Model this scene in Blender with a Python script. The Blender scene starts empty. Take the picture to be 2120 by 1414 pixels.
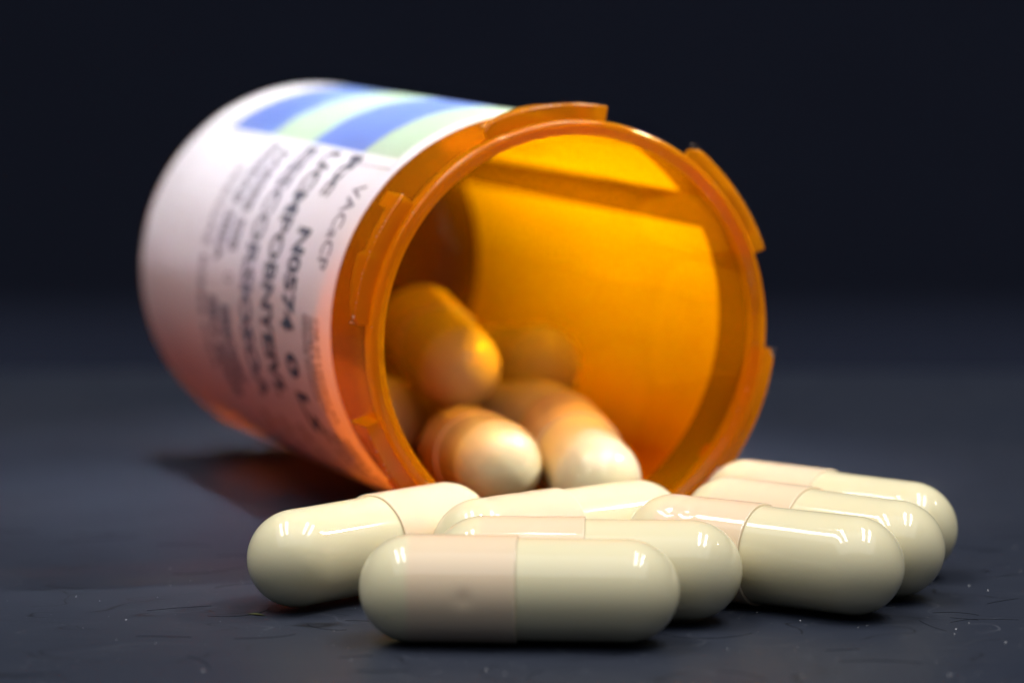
import bpy, bmesh, math, random
from mathutils import Vector, Matrix, noise

random.seed(7)
scene = bpy.context.scene
U = 0.001                      # everything below is written in millimetres

# ------------------------------------------------------------------ camera
PITCH = 0.1265
CAM_H = 52.59
cam_d = bpy.data.cameras.new('camera')
cam = bpy.data.objects.new('camera', cam_d)
scene.collection.objects.link(cam)
cam.location = (0, 0, CAM_H * U)
cam.rotation_euler = (math.pi / 2 - PITCH, 0, 0)
cam_d.sensor_width = 36.0
cam_d.lens = 6801.0 / 2120.0 * 36.0
cam_d.clip_start = 0.01
cam_d.clip_end = 20.0
cam_d.dof.use_dof = True
cam_d.dof.focus_distance = 0.253
cam_d.dof.aperture_fstop = cam_d.lens / 5.5     # 5.5 mm wide pupil
scene.camera = cam

# ------------------------------------------------------------------ light
world = bpy.data.worlds.new('World')
scene.world = world
world.use_nodes = True
bg = world.node_tree.nodes['Background']
bg.inputs['Color'].default_value = (0.66, 0.69, 0.78, 1)
bg.inputs['Strength'].default_value = 0.085

def area(name, loc, target, sx, sy, power, col):
    d = bpy.data.lights.new(name, 'AREA')
    d.shape = 'RECTANGLE'
    d.size, d.size_y = sx, sy
    d.energy = power
    d.color = col
    o = bpy.data.objects.new(name, d)
    scene.collection.objects.link(o)
    o.location = loc
    o.rotation_euler = (Vector(target) - Vector(loc)).to_track_quat('-Z', 'Y').to_euler()
    return o

# two twin-tube ceiling fixtures running front to back, left and right of the table
for sx in (-1, 1):
    for k in (-1, 1):
        x = sx * 0.335 + k * 0.085
        area('ceiling_tube', (x, 0.27, 0.85), (x, 0.27, 0.0), 0.075, 0.62, 2.9, (1.0, 0.97, 0.93))
# broad soft source above and behind the camera
area('soft_panel', (0.0, -0.12, 0.88), (0.0, 0.24, 0.0), 1.5, 0.95, 6.4, (0.93, 0.96, 1.0))

# two added narrow-beam fills that brighten the vial: one from the right, through its side and the label seam ...
lamp = area('added_side_fill', (0.30, 0.350, 0.315), (-0.007, 0.296, 0.020), 0.05, 0.05, 0.035, (1.0, 0.95, 0.86))
lamp.data.spread = math.radians(10)
# ... and one added from above, for the label and the inside
lamp = area('added_top_fill', (-0.02, 0.315, 0.46), (-0.010, 0.308, 0.020), 0.06, 0.06, 0.029, (0.97, 0.97, 1.0))
lamp.data.spread = math.radians(8)

scene.view_settings.view_transform = 'Standard'
scene.view_settings.look = 'None'
scene.view_settings.exposure = 0.0
scene.view_settings.gamma = 1.0
scene.render.engine = 'CYCLES'
cy = scene.cycles
cy.use_denoising = True
cy.max_bounces = 14
cy.transparent_max_bounces = 24
cy.transmission_bounces = 10
cy.glossy_bounces = 6
cy.diffuse_bounces = 6
cy.caustics_reflective = False
cy.caustics_refractive = True
cy.sample_clamp_indirect = 4.0

# ------------------------------------------------------------------ helpers
def put(name, me, mat=None, parent=None, mw=None, smooth=True):
    o = bpy.data.objects.new(name, me)
    scene.collection.objects.link(o)
    if mat and not me.materials:
        me.materials.append(mat)
    if parent:
        o.parent = parent
    if mw is not None:
        o.matrix_world = mw
    if smooth:
        for p in me.polygons:
            p.use_smooth = True
    return o

def mesh(name, verts, faces):
    me = bpy.data.meshes.new(name)
    me.from_pydata([tuple(c * U for c in v) for v in verts], [], faces)
    me.update()
    return me

def tag(o, label=None, cat=None, group=None, kind=None):
    if label: o['label'] = label
    if cat: o['category'] = cat
    if group: o['group'] = group
    if kind: o['kind'] = kind
    return o

class N:
    """tiny node helper"""
    def __init__(self, name):
        self.m = bpy.data.materials.new(name)
        self.m.use_nodes = True
        self.t = self.m.node_tree
        self.t.nodes.clear()
        self.out = self.t.nodes.new('ShaderNodeOutputMaterial')
    def n(self, kind, **kw):
        nd = self.t.nodes.new('ShaderNode' + kind)
        for k, v in kw.items():
            if hasattr(nd, k) and k not in nd.inputs:
                setattr(nd, k, v)
            else:
                nd.inputs[k].default_value = v
        return nd
    def l(self, a, b):
        self.t.links.new(a, b)
    def ramp(self, fac, stops):
        r = self.n('ValToRGB')
        el = r.color_ramp.elements
        while len(el) < len(stops): el.new(0.5)
        for e, (p, c) in zip(el, stops):
            e.position = p
            e.color = c if len(c) == 4 else (*c, 1)
        self.l(fac, r.inputs['Fac'])
        return r
    def math(self, op, a, b=None, c=None, clamp=False):
        m = self.n('Math'); m.operation = op; m.use_clamp = clamp
        for i, v in enumerate((a, b, c)):
            if v is None: continue
            if isinstance(v, (int, float)): m.inputs[i].default_value = v
            else: self.l(v, m.inputs[i])
        return m.outputs[0]
    def mix(self, fac, a, b):
        m = self.n('MixShader')
        if isinstance(fac, (int, float)): m.inputs[0].default_value = fac
        else: self.l(fac, m.inputs[0])
        self.l(a, m.inputs[1]); self.l(b, m.inputs[2])
        return m.outputs[0]
    def mixc(self, fac, a, b):
        m = self.n('Mix', data_type='RGBA')
        for i, v in ((0, fac), (6, a), (7, b)):
            if isinstance(v, (int, float)): m.inputs[i].default_value = v
            elif isinstance(v, tuple): m.inputs[i].default_value = (*v, 1)
            else: self.l(v, m.inputs[i])
        return m.outputs[2]

# ------------------------------------------------------------------ materials
def thin_ior(k, fr, ior=1.47):
    """same reflectance from either side of a wall (no trapped light)"""
    ge = k.n('NewGeometry')
    k.l(k.math('MULTIPLY_ADD', ge.outputs['Backfacing'], 1 / ior - ior, ior), fr.inputs['IOR'])

def mat_amber(name, tint, haze, rough=0.04, haze_col=(1.0, 0.42, 0.002), bump=0.0):
    """clear amber plastic: tinted clear transmission, a little milky scatter, Fresnel gloss"""
    k = N(name)
    tc = k.n('TexCoord')
    tr = k.n('BsdfTransparent', Color=(*tint, 1))
    tl = k.n('BsdfTranslucent', Color=(*haze_col, 1))
    df = k.n('BsdfDiffuse', Color=(*haze_col, 1))
    hz = k.mix(0.5, tl.outputs[0], df.outputs[0])
    body = k.mix(haze, tr.outputs[0], hz)
    gl = k.n('BsdfGlossy', Color=(1, 0.97, 0.92, 1), Roughness=rough)
    fr = k.n('Fresnel')
    thin_ior(k, fr)
    if bump:
        nz = k.n('TexNoise', Scale=900.0, Detail=3.0)
        k.l(tc.outputs['Object'], nz.inputs['Vector'])
        b = k.n('Bump', Strength=bump, Distance=0.0002)
        k.l(nz.outputs[0], b.inputs['Height'])
        k.l(b.outputs[0], gl.inputs['Normal'])
        k.l(b.outputs[0], fr.inputs['Normal'])
    k.l(k.mix(k.math('MULTIPLY', fr.outputs[0], 0.6), body, gl.outputs[0]), k.out.inputs[0])
    return k.m

def mat_amber_thick(name):
    """the solid, light-piping amber of the rim and lugs"""
    k = N(name)
    tc = k.n('TexCoord')
    nz = k.n('TexNoise', Scale=420.0, Detail=4.0)
    k.l(tc.outputs['Object'], nz.inputs['Vector'])
    b = k.n('Bump', Strength=0.25, Distance=0.0003)
    k.l(nz.outputs[0], b.inputs['Height'])
    rf = k.n('BsdfRefraction', Color=(1.0, 0.68, 0.03, 1), Roughness=0.06, IOR=1.36)
    tr = k.n('BsdfTransparent', Color=(0.97, 0.52, 0.01, 1))
    tl = k.n('BsdfTranslucent', Color=(1.0, 0.56, 0.004, 1))
    df = k.n('BsdfDiffuse', Color=(1.0, 0.45, 0.003, 1))
    clear = k.mix(0.35, rf.outputs[0], tr.outputs[0])
    milky = k.mix(0.35, tl.outputs[0], df.outputs[0])
    body = k.mix(0.48, clear, milky)
    gl = k.n('BsdfGlossy', Color=(1, 0.96, 0.9, 1), Roughness=0.09)
    fr = k.n('Fresnel')
    thin_ior(k, fr)
    for nd in (rf, gl, fr):
        k.l(b.outputs[0], nd.inputs['Normal'])
    k.l(k.mix(k.math('MULTIPLY', fr.outputs[0], 0.6), body, gl.outputs[0]), k.out.inputs[0])
    return k.m

def mat_paper(name, col, trans=0.38, rough=0.5, halftone=None):
    k = N(name)
    tc = k.n('TexCoord')
    c = None
    nz = k.n('TexNoise', Scale=260.0, Detail=4.0, Roughness=0.6)
    k.l(tc.outputs['Object'], nz.inputs['Vector'])
    c = k.mixc(k.math('MULTIPLY', nz.outputs[0], 0.10), col, tuple(x * 0.7 for x in col))
    if halftone:
        wv = k.n('TexWave', Scale=1500.0, Distortion=0.4)
        wv.bands_direction = 'Z'
        k.l(tc.outputs['Object'], wv.inputs['Vector'])
        c = k.mixc(k.math('MULTIPLY', wv.outputs['Fac'], 0.35), c, halftone)
    p = k.n('BsdfPrincipled', Roughness=rough)
    p.inputs['Specular IOR Level'].default_value = 0.35
    k.l(c, p.inputs['Base Color'])
    tl = k.n('BsdfTranslucent')
    k.l(c, tl.inputs['Color'])
    k.l(k.mix(trans, p.outputs[0], tl.outputs[0]), k.out.inputs[0])
    return k.m

def mat_print(name, col, halftone):
    """a clear film of printing ink: it filters the paper under it"""
    k = N(name)
    tc = k.n('TexCoord')
    wv = k.n('TexWave', Scale=1500.0, Distortion=0.4)
    wv.bands_direction = 'Z'
    k.l(tc.outputs['Object'], wv.inputs['Vector'])
    c = k.mixc(k.math('MULTIPLY', wv.outputs['Fac'], 0.45), col, halftone)
    tr = k.n('BsdfTransparent')
    k.l(c, tr.inputs['Color'])
    gl = k.n('BsdfGlossy', Roughness=0.4)
    k.l(k.mix(0.02, tr.outputs[0], gl.outputs[0]), k.out.inputs[0])
    return k.m

def mat_ink(name, col):
    k = N(name)
    tc = k.n('TexCoord')
    nz = k.n('TexNoise', Scale=1800.0, Detail=2.0)
    k.l(tc.outputs['Object'], nz.inputs['Vector'])
    c = k.mixc(k.math('MULTIPLY', nz.outputs[0], 0.5), col, tuple(min(1, x * 2 + 0.05) for x in col))
    p = k.n('BsdfPrincipled', Roughness=0.6)
    k.l(c, p.inputs['Base Color'])
    k.l(p.outputs[0], k.out.inputs[0])
    return k.m

def mat_gelatin(name, is_cap):
    """glossy ivory gelatin; where cap and body overlap the double shell reads pinkish"""
    k = N(name)
    tc = k.n('TexCoord')
    sep = k.n('SeparateXYZ'); k.l(tc.outputs['Object'], sep.inputs[0])
    ivory, pink = (0.70, 0.635, 0.415), (0.735, 0.575, 0.40)
    nz = k.n('TexNoise', Scale=220.0, Detail=3.0)
    k.l(tc.outputs['Object'], nz.inputs['Vector'])
    if is_cap:
        wob = k.math('MULTIPLY_ADD', nz.outputs[0], 0.0003, sep.outputs[0])
        f = k.n('MapRange', interpolation_type='SMOOTHSTEP')
        f.inputs['From Min'].default_value = 0.0036
        f.inputs['From Max'].default_value = 0.0044
        k.l(wob, f.inputs['Value'])
        c = k.mixc(f.outputs[0], ivory, pink)
    else:
        c = k.mixc(0.0, ivory, ivory)
    c = k.mixc(k.math('MULTIPLY', nz.outputs[0], 0.12), c, (0.60, 0.55, 0.37))
    p = k.n('BsdfPrincipled', Roughness=0.45, IOR=1.48)
    p.inputs['Specular IOR Level'].default_value = 0.1
    k.l(c, p.inputs['Base Color'])
    p.inputs['Subsurface Weight'].default_value = 0.30
    p.inputs['Subsurface Radius'].default_value = (1.0, 0.75, 0.45)
    p.inputs['Subsurface Scale'].default_value = 0.0011
    p.inputs['Coat Weight'].default_value = 0.9
    p.inputs['Coat Roughness'].default_value = 0.008
    p.inputs['Coat IOR'].default_value = 1.5
    n2 = k.n('TexNoise', Scale=150.0, Detail=2.0)
    k.l(tc.outputs['Object'], n2.inputs['Vector'])
    b = k.n('Bump', Strength=0.012, Distance=0.0006)
    k.l(n2.outputs[0], b.inputs['Height'])
    k.l(b.outputs[0], p.inputs['Coat Normal'])
    k.l(p.outputs[0], k.out.inputs[0])
    return k.m

def mat_table():
    k = N('dark_laminate')
    tc = k.n('TexCoord')
    def mapped(rot, sc):
        mp = k.n('Mapping')
        mp.inputs['Rotation'].default_value = (0, 0, rot)
        mp.inputs['Scale'].default_value = sc
        k.l(tc.outputs['Object'], mp.inputs['Vector'])
        return mp.outputs[0]
    lines = []
    for rot, sc, scale, width, dist in ((0.1, (1, 2.2, 1), 70, 0.006, 0.4), (0.9, (1, 3.5, 1), 60, 0.005, 0.2),
                                  (-0.5, (1, 3.0, 1), 110, 0.004, 0.5), (2.2, (1, 1.6, 1), 90, 0.0035, 0.3)):
        nz = k.n('TexNoise', Scale=float(scale), Detail=0.6, Distortion=dist)
        k.l(mapped(rot, sc), nz.inputs['Vector'])
        d = k.math('ABSOLUTE', k.math('SUBTRACT', nz.outputs[0], 0.5))
        ln = k.math('SUBTRACT', 1.0, k.math('DIVIDE', d, width), clamp=True)
        mk = k.n('TexNoise', Scale=scale * 2.1, Detail=1.0)
        k.l(mapped(rot + 1, (1, 1, 1)), mk.inputs['Vector'])
        msk = k.n('MapRange'); msk.inputs['From Min'].default_value = 0.46; msk.inputs['From Max'].default_value = 0.54
        k.l(mk.outputs[0], msk.inputs['Value'])
        lines.append(k.math('MULTIPLY', ln, msk.outputs[0]))
    dark = k.math('MAXIMUM', lines[0], lines[1])
    pale = k.math('MAXIMUM', lines[2], lines[3])
    big = k.n('TexNoise', Scale=28.0, Detail=3.0)
    k.l(tc.outputs['Object'], big.inputs['Vector'])
    fine = k.n('TexNoise', Scale=5200.0, Detail=2.0)
    k.l(tc.outputs['Object'], fine.inputs['Vector'])
    base = k.mixc(big.outputs[0], (0.0155, 0.0220, 0.039), (0.026, 0.0295, 0.043))
    base = k.mixc(k.math('MULTIPLY', fine.outputs[0], 0.5), base, (0.008, 0.010, 0.016))
    base = k.mixc(k.math('MULTIPLY', dark, 0.95), base, (0.003, 0.0035, 0.006))
    base = k.mixc(k.math('MULTIPLY', pale, 0.24), base, (0.16, 0.17, 0.20))
    p = k.n('BsdfPrincipled', Roughness=0.42)
    p.inputs['Specular IOR Level'].default_value = 0.25
    k.l(base, p.inputs['Base Color'])
    rr = k.n('MapRange'); rr.inputs['To Min'].default_value = 0.34; rr.inputs['To Max'].default_value = 0.56
    k.l(big.outputs[0], rr.inputs['Value'])
    k.l(rr.outputs[0], p.inputs['Roughness'])
    b = k.n('Bump', Strength=0.22, Distance=0.00006)
    hgt = k.math('SUBTRACT', fine.outputs[0], k.math('MULTIPLY', dark, 1.2))
    k.l(hgt, b.inputs['Height'])
    k.l(b.outputs[0], p.inputs['Normal'])
    k.l(p.outputs[0], k.out.inputs[0])
    return k.m

def mat_plain(name, col, rough=0.7, var=0.2, scale=200.0, spec=0.4):
    k = N(name)
    tc = k.n('TexCoord')
    nz = k.n('TexNoise', Scale=scale, Detail=3.0)
    k.l(tc.outputs['Object'], nz.inputs['Vector'])
    c = k.mixc(k.math('MULTIPLY', nz.outputs[0], var * 2), col, tuple(x * 0.6 for x in col))
    p = k.n('BsdfPrincipled', Roughness=rough)
    p.inputs['Specular IOR Level'].default_value = spec
    k.l(c, p.inputs['Base Color'])
    k.l(p.outputs[0], k.out.inputs[0])
    return k.m

M_TABLE = mat_table()
M_BACK = mat_plain('backdrop_cloth', (0.0105, 0.0130, 0.024), 0.9, 0.15, 60.0, 0.04)
M_SHELL = mat_amber('amber_clear_plastic', (0.998, 0.655, 0.008), 0.155)
M_THICK = mat_amber_thick('amber_thick_plastic')
M_PAPER = mat_paper('label_paper', (0.90, 0.93, 0.99), 0.47)
M_BLUE = mat_print('label_blue_print', (0.34, 0.46, 0.76), (0.50, 0.61, 0.84))
M_GREEN = mat_print('label_green_print', (0.66, 0.80, 0.65), (0.78, 0.87, 0.78))
M_INK = mat_ink('label_black_ink', (0.05, 0.055, 0.085))
M_INK_GREY = mat_ink('label_grey_ink', (0.11, 0.11, 0.16))
M_CAP = mat_gelatin('gelatin_cap', True)
M_BODY = mat_gelatin('gelatin_body', False)
M_DUST = mat_plain('pale_dust', (0.75, 0.76, 0.80), 0.8, 0.3)
M_BURR_GLINT = mat_plain('frayed_glint_plastic', (0.90, 0.74, 0.52), 0.5, 0.4)  # frayed bits, whitened to double as painted glints on the edges
M_FLECK = mat_plain('olive_fleck', (0.06, 0.06, 0.01), 0.6, 0.3)

# ------------------------------------------------------------------ setting
def grid_sheet(name, xs, prof, mat):
    verts, faces = [], []
    for (y, z) in prof:
        for x in xs: verts.append((x, y, z))
    n = len(xs)
    for j in range(len(prof) - 1):
        for i in range(n - 1):
            a = j * n + i
            faces.append((a, a + 1, a + 1 + n, a + n))
    return put(name, mesh(name, verts, faces), mat)

Y_EDGE, COVE = 386.0, 9.0
table = grid_sheet('tabletop', [-700 + 100 * i for i in range(15)],
                   [(-300, 0), (0, 0), (150, 0), (250, 0), (Y_EDGE, 0)], M_TABLE)
tag(table, 'dark navy scratched tabletop under the capsules and vial', kind='structure')
back = grid_sheet('backdrop', [-900 + 150 * i for i in range(13)],
                  [(Y_EDGE + 0.01, 0)] + [(Y_EDGE + COVE * math.sin(a), COVE - COVE * math.cos(a)) for a in [math.pi / 2 * i / 12 for i in range(1, 13)]] +
                  [(Y_EDGE + COVE, 60), (Y_EDGE + COVE, 200), (Y_EDGE + COVE, 420)], M_BACK)
tag(back, 'plain near-black navy backdrop behind the table', kind='structure')

# ------------------------------------------------------------------ vial
XM, YM, ZC, TH, R = 5.159, 269.07, 18.728, 0.4007, 17.903
WALL, ZL, LEN = 1.25, 9.3, 66.8
ux = Vector((math.cos(TH), math.sin(TH), 0)); uz = Vector((math.sin(TH), -math.cos(TH), 0)); uy = Vector((0, 0, 1))
MW = Matrix((( ux.x, uy.x, uz.x, XM * U), (ux.y, uy.y, uz.y, YM * U), (ux.z, uy.z, uz.z, ZC * U), (0, 0, 0, 1)))
vial = bpy.data.objects.new('pill_vial', None)
scene.collection.objects.link(vial)
vial.empty_display_size = 0.01
vial.matrix_world = MW
tag(vial, 'translucent amber pill vial lying open on its side, white label with blue and green stripes', 'pill vial')

def lathe(name, prof, seg=160, closed=False):
    verts, faces = [], []
    for (r, z) in prof:
        for i in range(seg):
            a = 2 * math.pi * i / seg
            verts.append((r * math.cos(a), r * math.sin(a), z))
    m = len(prof)
    for j in range(m if closed else m - 1):
        j2 = (j + 1) % m
        for i in range(seg):
            i2 = (i + 1) % seg
            faces.append((j * seg + i, j * seg + i2, j2 * seg + i2, j2 * seg + i))
    return mesh(name, verts, faces)

def child(name, me, mat, parent, smooth=True):
    o = put(name, me, mat, None, None, smooth)
    o.parent = parent
    return o

def auto_smooth(o, deg=35):
    me = o.data
    bm = bmesh.new(); bm.from_mesh(me)
    bmesh.ops.recalc_face_normals(bm, faces=bm.faces[:])
    for e in bm.edges:
        if len(e.link_faces) == 2 and e.calc_face_angle(0) > math.radians(deg):
            e.smooth = False
    bm.to_mesh(me); bm.free()

RIM_D = 1.5      # depth of the rim piece
ro, ri = R, R - WALL
shell = child('vial_wall', lathe('vial_wall', [
    (ro, -RIM_D - 0.02), (ro, -20), (ro, -40), (ro, -LEN + 2.2), (ro - 0.35, -LEN + 1.0), (ro - 1.2, -LEN + 0.25), (ro - 2.4, -LEN),
    (6, -LEN), (0.02, -LEN), (0.02, -LEN + 1.3), (6, -LEN + 1.3), (ri - 1.6, -LEN + 1.4), (ri - 0.4, -LEN + 1.9), (ri, -LEN + 3.0),
    (ri, -40), (ri, -20), (ri, -RIM_D - 0.02)]), M_SHELL, vial)
auto_smooth(shell)
rim = child('rim', lathe('rim', [
    (ro, -RIM_D), (ro, -0.42), (ro - 0.10, -0.16), (ro - 0.30, -0.03), (ro - 0.48, 0.0), (ro - 0.53, -0.09), (ro - 0.60, -0.02),
    (ro - 0.78, -0.10), (ro - 0.83, -0.20), (ro - 0.90, -0.14), (ro - 1.08, -0.24), (ro - 1.13, -0.33), (ri, -0.36), (ri, -0.6), (ri, -RIM_D)], 220, True), M_THICK, vial)
auto_smooth(rim, 50)

# lugs: outline in (degrees past the tab end, depth behind the mouth)
def lug_mesh(seed, h=1.28):
    rnd = random.Random(seed)
    span = 34.0
    F0 = 0.85
    nseg = 30
    def back_z(t):          # t in 0..1 counter-clockwise from the stop tab
        if t < 0.115: return 4.4
        if t < 0.47: return 2.25
        if t < 0.50: return 2.25 + (t - 0.47) / 0.03 * 1.15
        return 3.4 - 1.9 * ((t - 0.50) / 0.5) ** 1.7
    ts = sorted(set([i / nseg for i in range(nseg + 1)] + [0.113, 0.117, 0.47, 0.485, 0.5, 0.06]))
    verts, faces = [], []
    rows = []
    for t in ts:
        a = math.radians(span * t)
        bz = back_z(t)
        hh = h * (1.0 if t < 0.93 else 1.0 - 0.35 * (t - 0.93) / 0.07)
        bev = 0.10
        ring = [(R - 0.15, F0), (R + hh - bev, F0), (R + hh, F0 + bev), (R + hh + rnd.uniform(-.02, .02), (F0 + bz) / 2), (R + hh, bz - bev), (R + hh - bev, bz), (R - 0.15, bz)]
        row = []
        for (r, z) in ring:
            row.append(len(verts))
            verts.append((r * math.cos(a), r * math.sin(a), -z))
        rows.append(row)
    k = len(rows[0])
    for A, B in zip(rows, rows[1:]):
        for i in range(k):
            j = (i + 1) % k
            faces.append((A[i], A[j], B[j], B[i]))
    faces.append(tuple(rows[0][::-1])); faces.append(tuple(rows[-1]))
    return mesh('lug', verts, faces)

lug_me = lug_mesh(1)
for i, ang in enumerate((20, 80, 140.5, 200, 260, 320)):
    o = child('lug', lug_me, M_THICK, vial)
    o.rotation_euler = (0, 0, math.radians(ang))
    if i == 0: auto_smooth(o, 30)

# frayed burrs on the rim and lug edges (too fine to pick apart); pale colour also paints edge glints
def burrs():
    rnd = random.Random(3)
    bm = bmesh.new()
    def flake(c, s):
        v = [bm.verts.new([(c[i] + rnd.uniform(-s, s)) * U for i in range(3)]) for _ in range(4)]
        for f in ((0, 1, 2), (0, 2, 3), (0, 1, 3), (1, 2, 3)):
            bm.faces.new([v[i] for i in f])
    def pol(a, r, z): return (r * math.cos(math.radians(a)), r * math.sin(math.radians(a)), z)
    for _ in range(120):
        flake(pol(rnd.uniform(0, 360), ro - rnd.choice((0.05, 0.3, 0.6, 1.0, 1.2)), -rnd.uniform(0.0, 0.2)), rnd.uniform(0.02, 0.06))
    for ang in (20, 80, 140.5, 200, 320):
        for _ in range(45):
            t = rnd.uniform(0, 34)
            flake(pol(ang + t, R + 1.28, -rnd.uniform(0.85, 1.0)), rnd.uniform(0.02, 0.07))
        for _ in range(10):
            flake(pol(ang + 33.5 + rnd.uniform(-2, .5), R + 1.1 + rnd.uniform(0, .3), -rnd.uniform(0.9, 1.6)), rnd.uniform(0.04, 0.12))
    me = bpy.data.meshes.new('burr'); bm.to_mesh(me); bm.free()
    return me
bo = child('burrs_and_glints', burrs(), M_BURR_GLINT, vial, False)
bo['kind'] = 'stuff'

# ---- label: a paper wrap with an open seam
SEAM0, SEAM1 = 25.5, 37.5           # degrees left open
def wrap(name, r, a0, a1, s0, s1, skew=0.0, nseg=None, thick=0.0):
    n = nseg or max(4, int((a1 - a0) / 2))
    ss = [s0 + (s1 - s0) * i / 12 for i in range(13)]
    verts, faces = [], []
    layers = [r] if not thick else [r, r + thick]
    for rr in layers:
        for s in ss:
            f = (s - s0) / max(1e-6, (s1 - s0))
            for i in range(n + 1):
                t = i / n
                a = math.radians(a0 + (a1 - a0) * t)
                sk = skew * t
                verts.append((rr * math.cos(a), rr * math.sin(a), -(s + sk * (1 - f))))
    w = n + 1; L1 = len(ss) * w
    for q in range(len(layers)):
        for j in range(len(ss) - 1):
            for i in range(n):
                a = q * L1 + j * w + i
                f = (a, a + 1, a + 1 + w, a + w)
                faces.append(f if q else f[::-1])
    if thick:
        for i in range(n):
            faces.append((i, i + 1, i + 1 + L1, i + L1))
            b = (len(ss) - 1) * w + i
            faces.append((b, b + L1, b + 1 + L1, b + 1))
        for j in range(len(ss) - 1):
            a = j * w
            faces.append((a, a + L1, a + w + L1, a + w))
            a = j * w + n
            faces.append((a, a + w, a + w + L1, a + L1))
    return mesh(name, verts, faces)

RL = R + 0.03
label = child('paper_label', wrap('paper_label', RL, SEAM1, 360 + SEAM0, ZL + 0.5, 64.2, -0.5), M_PAPER, vial)
RP = RL + 0.03
HEAD = 127.5                          # where the printed header ends, counter-clockwise
for nm, a, b, m in (('green_stripe', 11.9, 20.4, M_GREEN), ('blue_stripe', 20.4, 33.6, M_BLUE),
                    ('green_stripe', 33.6, 45.0, M_GREEN), ('blue_stripe', 45.0, 57.5, M_BLUE)):
    child(nm, wrap(nm, RP, 70, HEAD, a, b), m, label)
child('ruled_line', wrap('ruled_line', RP, HEAD + 0.2, HEAD + 4.2, 11.2, 11.3), M_INK_GREY, label)
child('ruled_line', wrap('ruled_line', RP, HEAD + 4.0, HEAD + 4.3, 11.3, 19.0), M_INK_GREY, label)

def printed(text, s, a0, a1, height, mat, r=RP + 0.02, name='printed_line', weight=0.0):
    """lettering wrapped round the vial; reads counter-clockwise, tops towards the mouth"""
    cu = bpy.data.curves.new('txt', 'FONT')
    cu.body = text
    cu.size = 1.0
    cu.offset = weight + 0.01
    cu.resolution_u = 2
    o = bpy.data.objects.new('txt', cu)
    scene.collection.objects.link(o)
    bpy.context.view_layer.update()
    dg = bpy.context.evaluated_depsgraph_get()
    me = bpy.data.meshes.new_from_object(o.evaluated_get(dg))
    bpy.data.objects.remove(o); bpy.data.curves.remove(cu)
    xs = [v.co.x for v in me.vertices]
    x0, x1 = min(xs), max(xs)
    for v in me.vertices:
        a = math.radians(a0 + (a1 - a0) * (v.co.x - x0) / (x1 - x0))
        z = -(s - v.co.y * height / 0.72)
        v.co = (r * U * math.cos(a), r * U * math.sin(a), z * U)
    me.materials.clear()
    return child(name, me, mat, label, False)

printed('VACaCP', 15.0, 138, 164, 2.4, M_INK_GREY)
printed('Rx:', 21.5, 129, 144, 2.6, M_INK, weight=0.035)
printed('N0574', 21.8, 154, 183, 2.9, M_INK, weight=0.035)
printed('0 LS', 21.8, 189, 214, 2.9, M_INK, weight=0.03)
printed('UCMPOBNYEIVL', 27.4, 129, 205, 2.9, M_INK, weight=0.03)
printed('ESSCORSIOSOA', 33.2, 129, 208, 2.9, M_INK_GREY, weight=0.035)
printed('EABSEB SSB', 38.2, 132, 166, 2.0, M_INK_GREY, weight=0.035)
printed('BSSEAB SBEA', 41.8, 130, 170, 2.0, M_INK_GREY, weight=0.035)
printed('O', 38.0, 172, 175, 2.0, M_INK_GREY)
printed('EBSOEBS', 39.0, 182, 206, 2.2, M_INK_GREY, weight=0.035)
printed('SBO BESEB', 42.5, 180, 212, 2.2, M_INK_GREY, weight=0.035)
printed('SEBSSAE BSEES OSA', 45.6, 140, 204, 1.7, M_INK_GREY)
for i, tx in enumerate(('CSR 07 LSESBSS EA', 'GS748 S 5BESSSAB', 'EBSSAB SSABESS')):
    printed(tx, 13.4 + 1.5 * i, 177, 207 - 3 * i, 0.95, M_INK)
for i, tx in enumerate(('SEBSA ESBAS', 'BESS AS EBS', 'SE BASSE')):
    printed(tx, 14.2 + 2.6 * i, 212, 238 - 3 * i, 1.4, M_INK)
for i in range(3):
    printed('SEB AS ESS', 27.5 + 5 * i, 214, 236, 1.8, M_INK_GREY)

# ------------------------------------------------------------------ capsules
RC, RB = 3.99, 3.80          # outer radius of cap and of body
HL = 15.7                    # distance between the two dome centres
CAPL = 11.75                 # length of the cap from its pole

def capsule_piece(name, prof, dents=(), seg=72):
    verts, faces = [], []
    for (x, r) in prof:
        for i in range(seg):
            a = 2 * math.pi * i / seg
            rr = r
            for (dx, da, sx, sa, dep) in dents:
                d = (a - da + math.pi) % (2 * math.pi) - math.pi
                rr -= dep * math.exp(-((x - dx) / sx) ** 2 - (d / sa) ** 2) * min(1.0, r / RC)
            verts.append((x, rr * math.cos(a), rr * math.sin(a)))
    n = len(prof)
    for j in range(n - 1):
        for i in range(seg):
            i2 = (i + 1) % seg
            faces.append((j * seg + i, j * seg + i2, (j + 1) * seg + i2, (j + 1) * seg + i))
    me = mesh(name, verts, faces)
    bm = bmesh.new(); bm.from_mesh(me)
    bmesh.ops.remove_doubles(bm, verts=bm.verts[:], dist=1e-7)
    bmesh.ops.recalc_face_normals(bm, faces=bm.faces[:])
    bm.to_mesh(me); bm.free()
    return me

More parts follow.
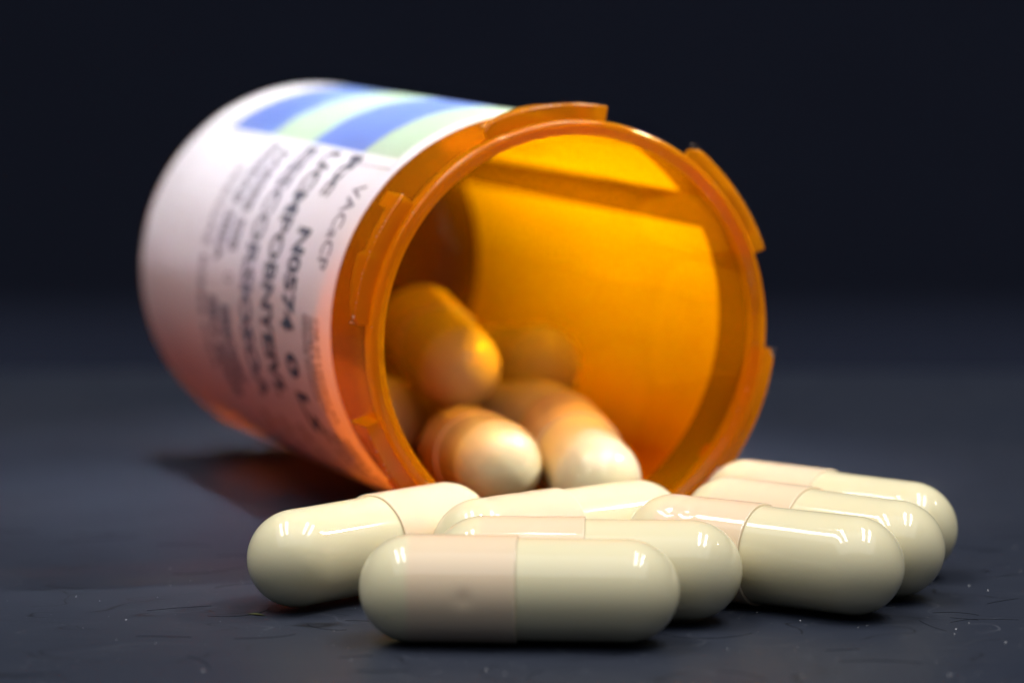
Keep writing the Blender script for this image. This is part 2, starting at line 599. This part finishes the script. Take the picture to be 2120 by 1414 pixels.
def cap_prof(ring=False):
    p = []
    for i in range(25):
        t = math.pi / 2 * i / 24
        p.append((RC - RC * math.cos(t), RC * math.sin(t)))
    x = RC
    while x < CAPL - 0.2:
        x += 0.25
        q = math.exp(-((x - 9.6) / 0.28) ** 2) if ring else 0.0
        p.append((min(x, CAPL - 0.12), RC + 0.012 * (x - RC) / 8 - 0.10 * q))
    p += [(CAPL - 0.05, RC + 0.012), (CAPL, RC - 0.02), (CAPL + 0.01, RC - 0.06), (CAPL, RB - 0.12)]
    return p
def body_prof():
    p = [(CAPL - 1.6, RB - 0.06)]
    x = CAPL - 0.8
    end = RC + HL
    while x < end - 0.1:
        p.append((x, RB)); x += 0.6
    for i in range(25):
        t = math.pi / 2 * i / 24
        p.append((end + RC * math.sin(t), RB * math.cos(t) if i < 24 else 0.0))
    return p

DENTS = [
    [(8.0, a, 0.6, 0.15, 0.09) for a in (math.radians(180), math.radians(0), math.radians(270))],
    [(5.0, math.radians(d), 0.7, 0.24, 0.05) for d in (0, 60, 120, 180, 240, 300)] + [(8.4, 1.0, 0.5, 0.2, 0.05), (8.4, 4.1, 0.5, 0.2, 0.05)],
    [(5.2, math.radians(d), 0.45, 0.13, 0.075) for d in range(0, 360, 24)] + [(6.8, math.radians(d + 11), 0.5, 0.16, 0.05) for d in range(0, 360, 36)],
]
CAP_ME = [capsule_piece('capsule_cap', cap_prof(), d) for d in DENTS] + [capsule_piece('capsule_cap', cap_prof(True), ())]
BODY_ME = capsule_piece('capsule_body', body_prof())

# (pole with the cap first) dome centres in millimetres
CAPS = [
    ((-7.31, 238.05, 4.0), (8.35, 237.05, 4.0), 0, 0,
     'front ivory capsule lying crosswise nearest the camera, its dimpled cap to the left', 1),
    ((-2.2, 245.6, 4.0), (13.48, 244.85, 4.0), 0, 1.3,
     'ivory capsule directly behind the front one, lying parallel to it', 1),
    ((-2.35, 253.4, 4.0), (9.95, 262.8, 4.0), 1, 0.5,
     'mostly hidden ivory capsule in the middle, right under the vial mouth, behind two parallel ones', 1),
    ((-5.43, 260.70, 4.0), (-16.58, 249.64, 4.0), 1, 0.2,
     'leftmost ivory capsule on the table, slanting back to the vial rim', 1),
    ((12.83, 255.18, 4.0), (26.03, 246.68, 4.0), 2, 0.1,
     'nearest of the three slanting capsules right of the vial, with a wrinkled cap', 1),
    ((17.76, 263.40, 4.0), (30.03, 253.61, 4.0), 1, 0.9,
     'middle one of the three slanting capsules right of the vial', 1),
    ((19.82, 271.94, 4.0), (32.17, 262.23, 4.0), 2, 2.0,
     'rearmost and rightmost of the three slanting capsules right of the vial', 1),
    ((-4.29, 287.99, 6.17), (-1.28, 272.64, 7.52), 3, 2.0,
     'capsule in the vial mouth at the left, its pale round end pointing out', 2),
    ((4.44, 286.56, 7.70), (7.04, 271.12, 6.44), 3, 0.7,
     'capsule sliding out of the vial mouth at the right, with a ringed seam', 2),
    ((-8.44, 306.99, 14.89), (-4.78, 291.82, 13.14), 3, 0.4,
     'topmost capsule of the heap inside the vial, seen end-on', 2),
    ((-5.30, 316.49, 9.38), (2.56, 303.13, 11.85), 3, 0.4,
     'blurred rear capsule lying deepest inside the vial on the right', 2),
    ((-8.56, 305.09, 5.87), (2.58, 294.20, 7.83), 3, 0.4,
     'capsule inside the vial lying behind the two in its mouth', 2),
    ((-20.05, 309.24, 8.61), (-11.88, 295.85, 7.98), 3, 0.4,
     'capsule inside the vial half hidden by the left side of the rim', 2),
]
for (P, Q, var, roll, lab, g) in CAPS:
    P, Q = Vector(P), Vector(Q)
    d = (Q - P).normalized()
    root = bpy.data.objects.new('capsule', None)
    scene.collection.objects.link(root)
    root.empty_display_size = 0.004
    up = Vector((0, 0, 1))
    yv = up.cross(d).normalized(); zv = d.cross(yv)
    rot = Matrix((d, yv, zv)).transposed().to_4x4()
    org = (P - d * RC) * U
    root.matrix_world = Matrix.Translation(org) @ rot @ Matrix.Rotation(roll, 4, 'X')
    tag(root, lab, 'capsule', 'capsules spilled on the table' if g == 1 else 'capsules still in the vial')
    child('capsule_cap', CAP_ME[var], M_CAP, root)
    child('capsule_body', BODY_ME, M_BODY, root)

# ------------------------------------------------------------------ dust and lint
def dust():
    rnd = random.Random(11)
    bm = bmesh.new()
    for _ in range(1700):
        y = 212 + 110 * rnd.random() ** 1.3
        x = rnd.uniform(-0.17, 0.17) * y
        s = 0.018 + 0.075 * rnd.random() ** 6
        c = Vector((x, y, s * 0.6))
        v = [bm.verts.new((c + Vector((rnd.uniform(-s, s), rnd.uniform(-s, s), rnd.uniform(-s, s) * 0.6))) * U) for _ in range(4)]
        for f in ((0, 1, 2), (0, 2, 3), (0, 1, 3), (1, 2, 3)):
            bm.faces.new([v[i] for i in f])
    me = bpy.data.meshes.new('dust'); bm.to_mesh(me); bm.free()
    return me
du = put('dust', dust(), M_DUST, smooth=False)
tag(du, 'fine pale dust specks scattered over the dark tabletop', 'dust', kind='stuff')

def lint():
    rnd = random.Random(23)
    bm = bmesh.new()
    for _ in range(75):
        y = rnd.uniform(214, 285)
        x = rnd.uniform(-0.165, 0.165) * y
        a = rnd.gauss(0.0, 0.55) + (math.pi if rnd.random() < 0.5 else 0)
        bend = rnd.gauss(0, 0.07)
        n = rnd.randint(8, 22)
        w = rnd.uniform(0.008, 0.021)
        prev = None
        for i in range(n):
            ww = w * math.sin(math.pi * (i + 0.5) / n) + 0.003
            nx, ny = -math.sin(a), math.cos(a)
            cur = [bm.verts.new(((x + nx * ww * k) * U, (y + ny * ww * 3 * k) * U, (0.012 + (0.02 if k == 0 else 0)) * U)) for k in (-1, 0, 1)]
            if prev:
                bm.faces.new((prev[0], cur[0], cur[1], prev[1])); bm.faces.new((prev[1], cur[1], cur[2], prev[2]))
            prev = cur
            x += 0.32 * math.cos(a); y += 0.32 * math.sin(a); a += bend + rnd.gauss(0, 0.05)
    me = bpy.data.meshes.new('lint'); bm.to_mesh(me); bm.free()
    return me
M_LINT = mat_plain('dark_lint', (0.004, 0.005, 0.008), 0.9, 0.2, spec=0.05)
li = put('lint', lint(), M_LINT, smooth=False)
tag(li, 'fine dark hair-like fibres and scratch marks strewn over the tabletop', 'lint', kind='stuff')

fl_v = [(-0.9, 0, 0.02), (-0.3, 0.22, 0.10), (0.8, 0.10, 0.05), (0.2, -0.18, 0.12), (0, 0, 0.2), (0, 0, 0.0)]
fl_f = [(0, 3, 4), (3, 2, 4), (2, 1, 4), (1, 0, 4), (3, 0, 5), (2, 3, 5), (1, 2, 5), (0, 1, 5)]
fl = put('fleck', mesh('fleck', fl_v, fl_f), M_FLECK, smooth=False)
fl.location = (-19.6 * U, 247.3 * U, 0)
fl.rotation_euler = (0, 0, -0.5)
tag(fl, 'tiny olive fleck on the table at the foot of the leftmost capsule', 'fleck')
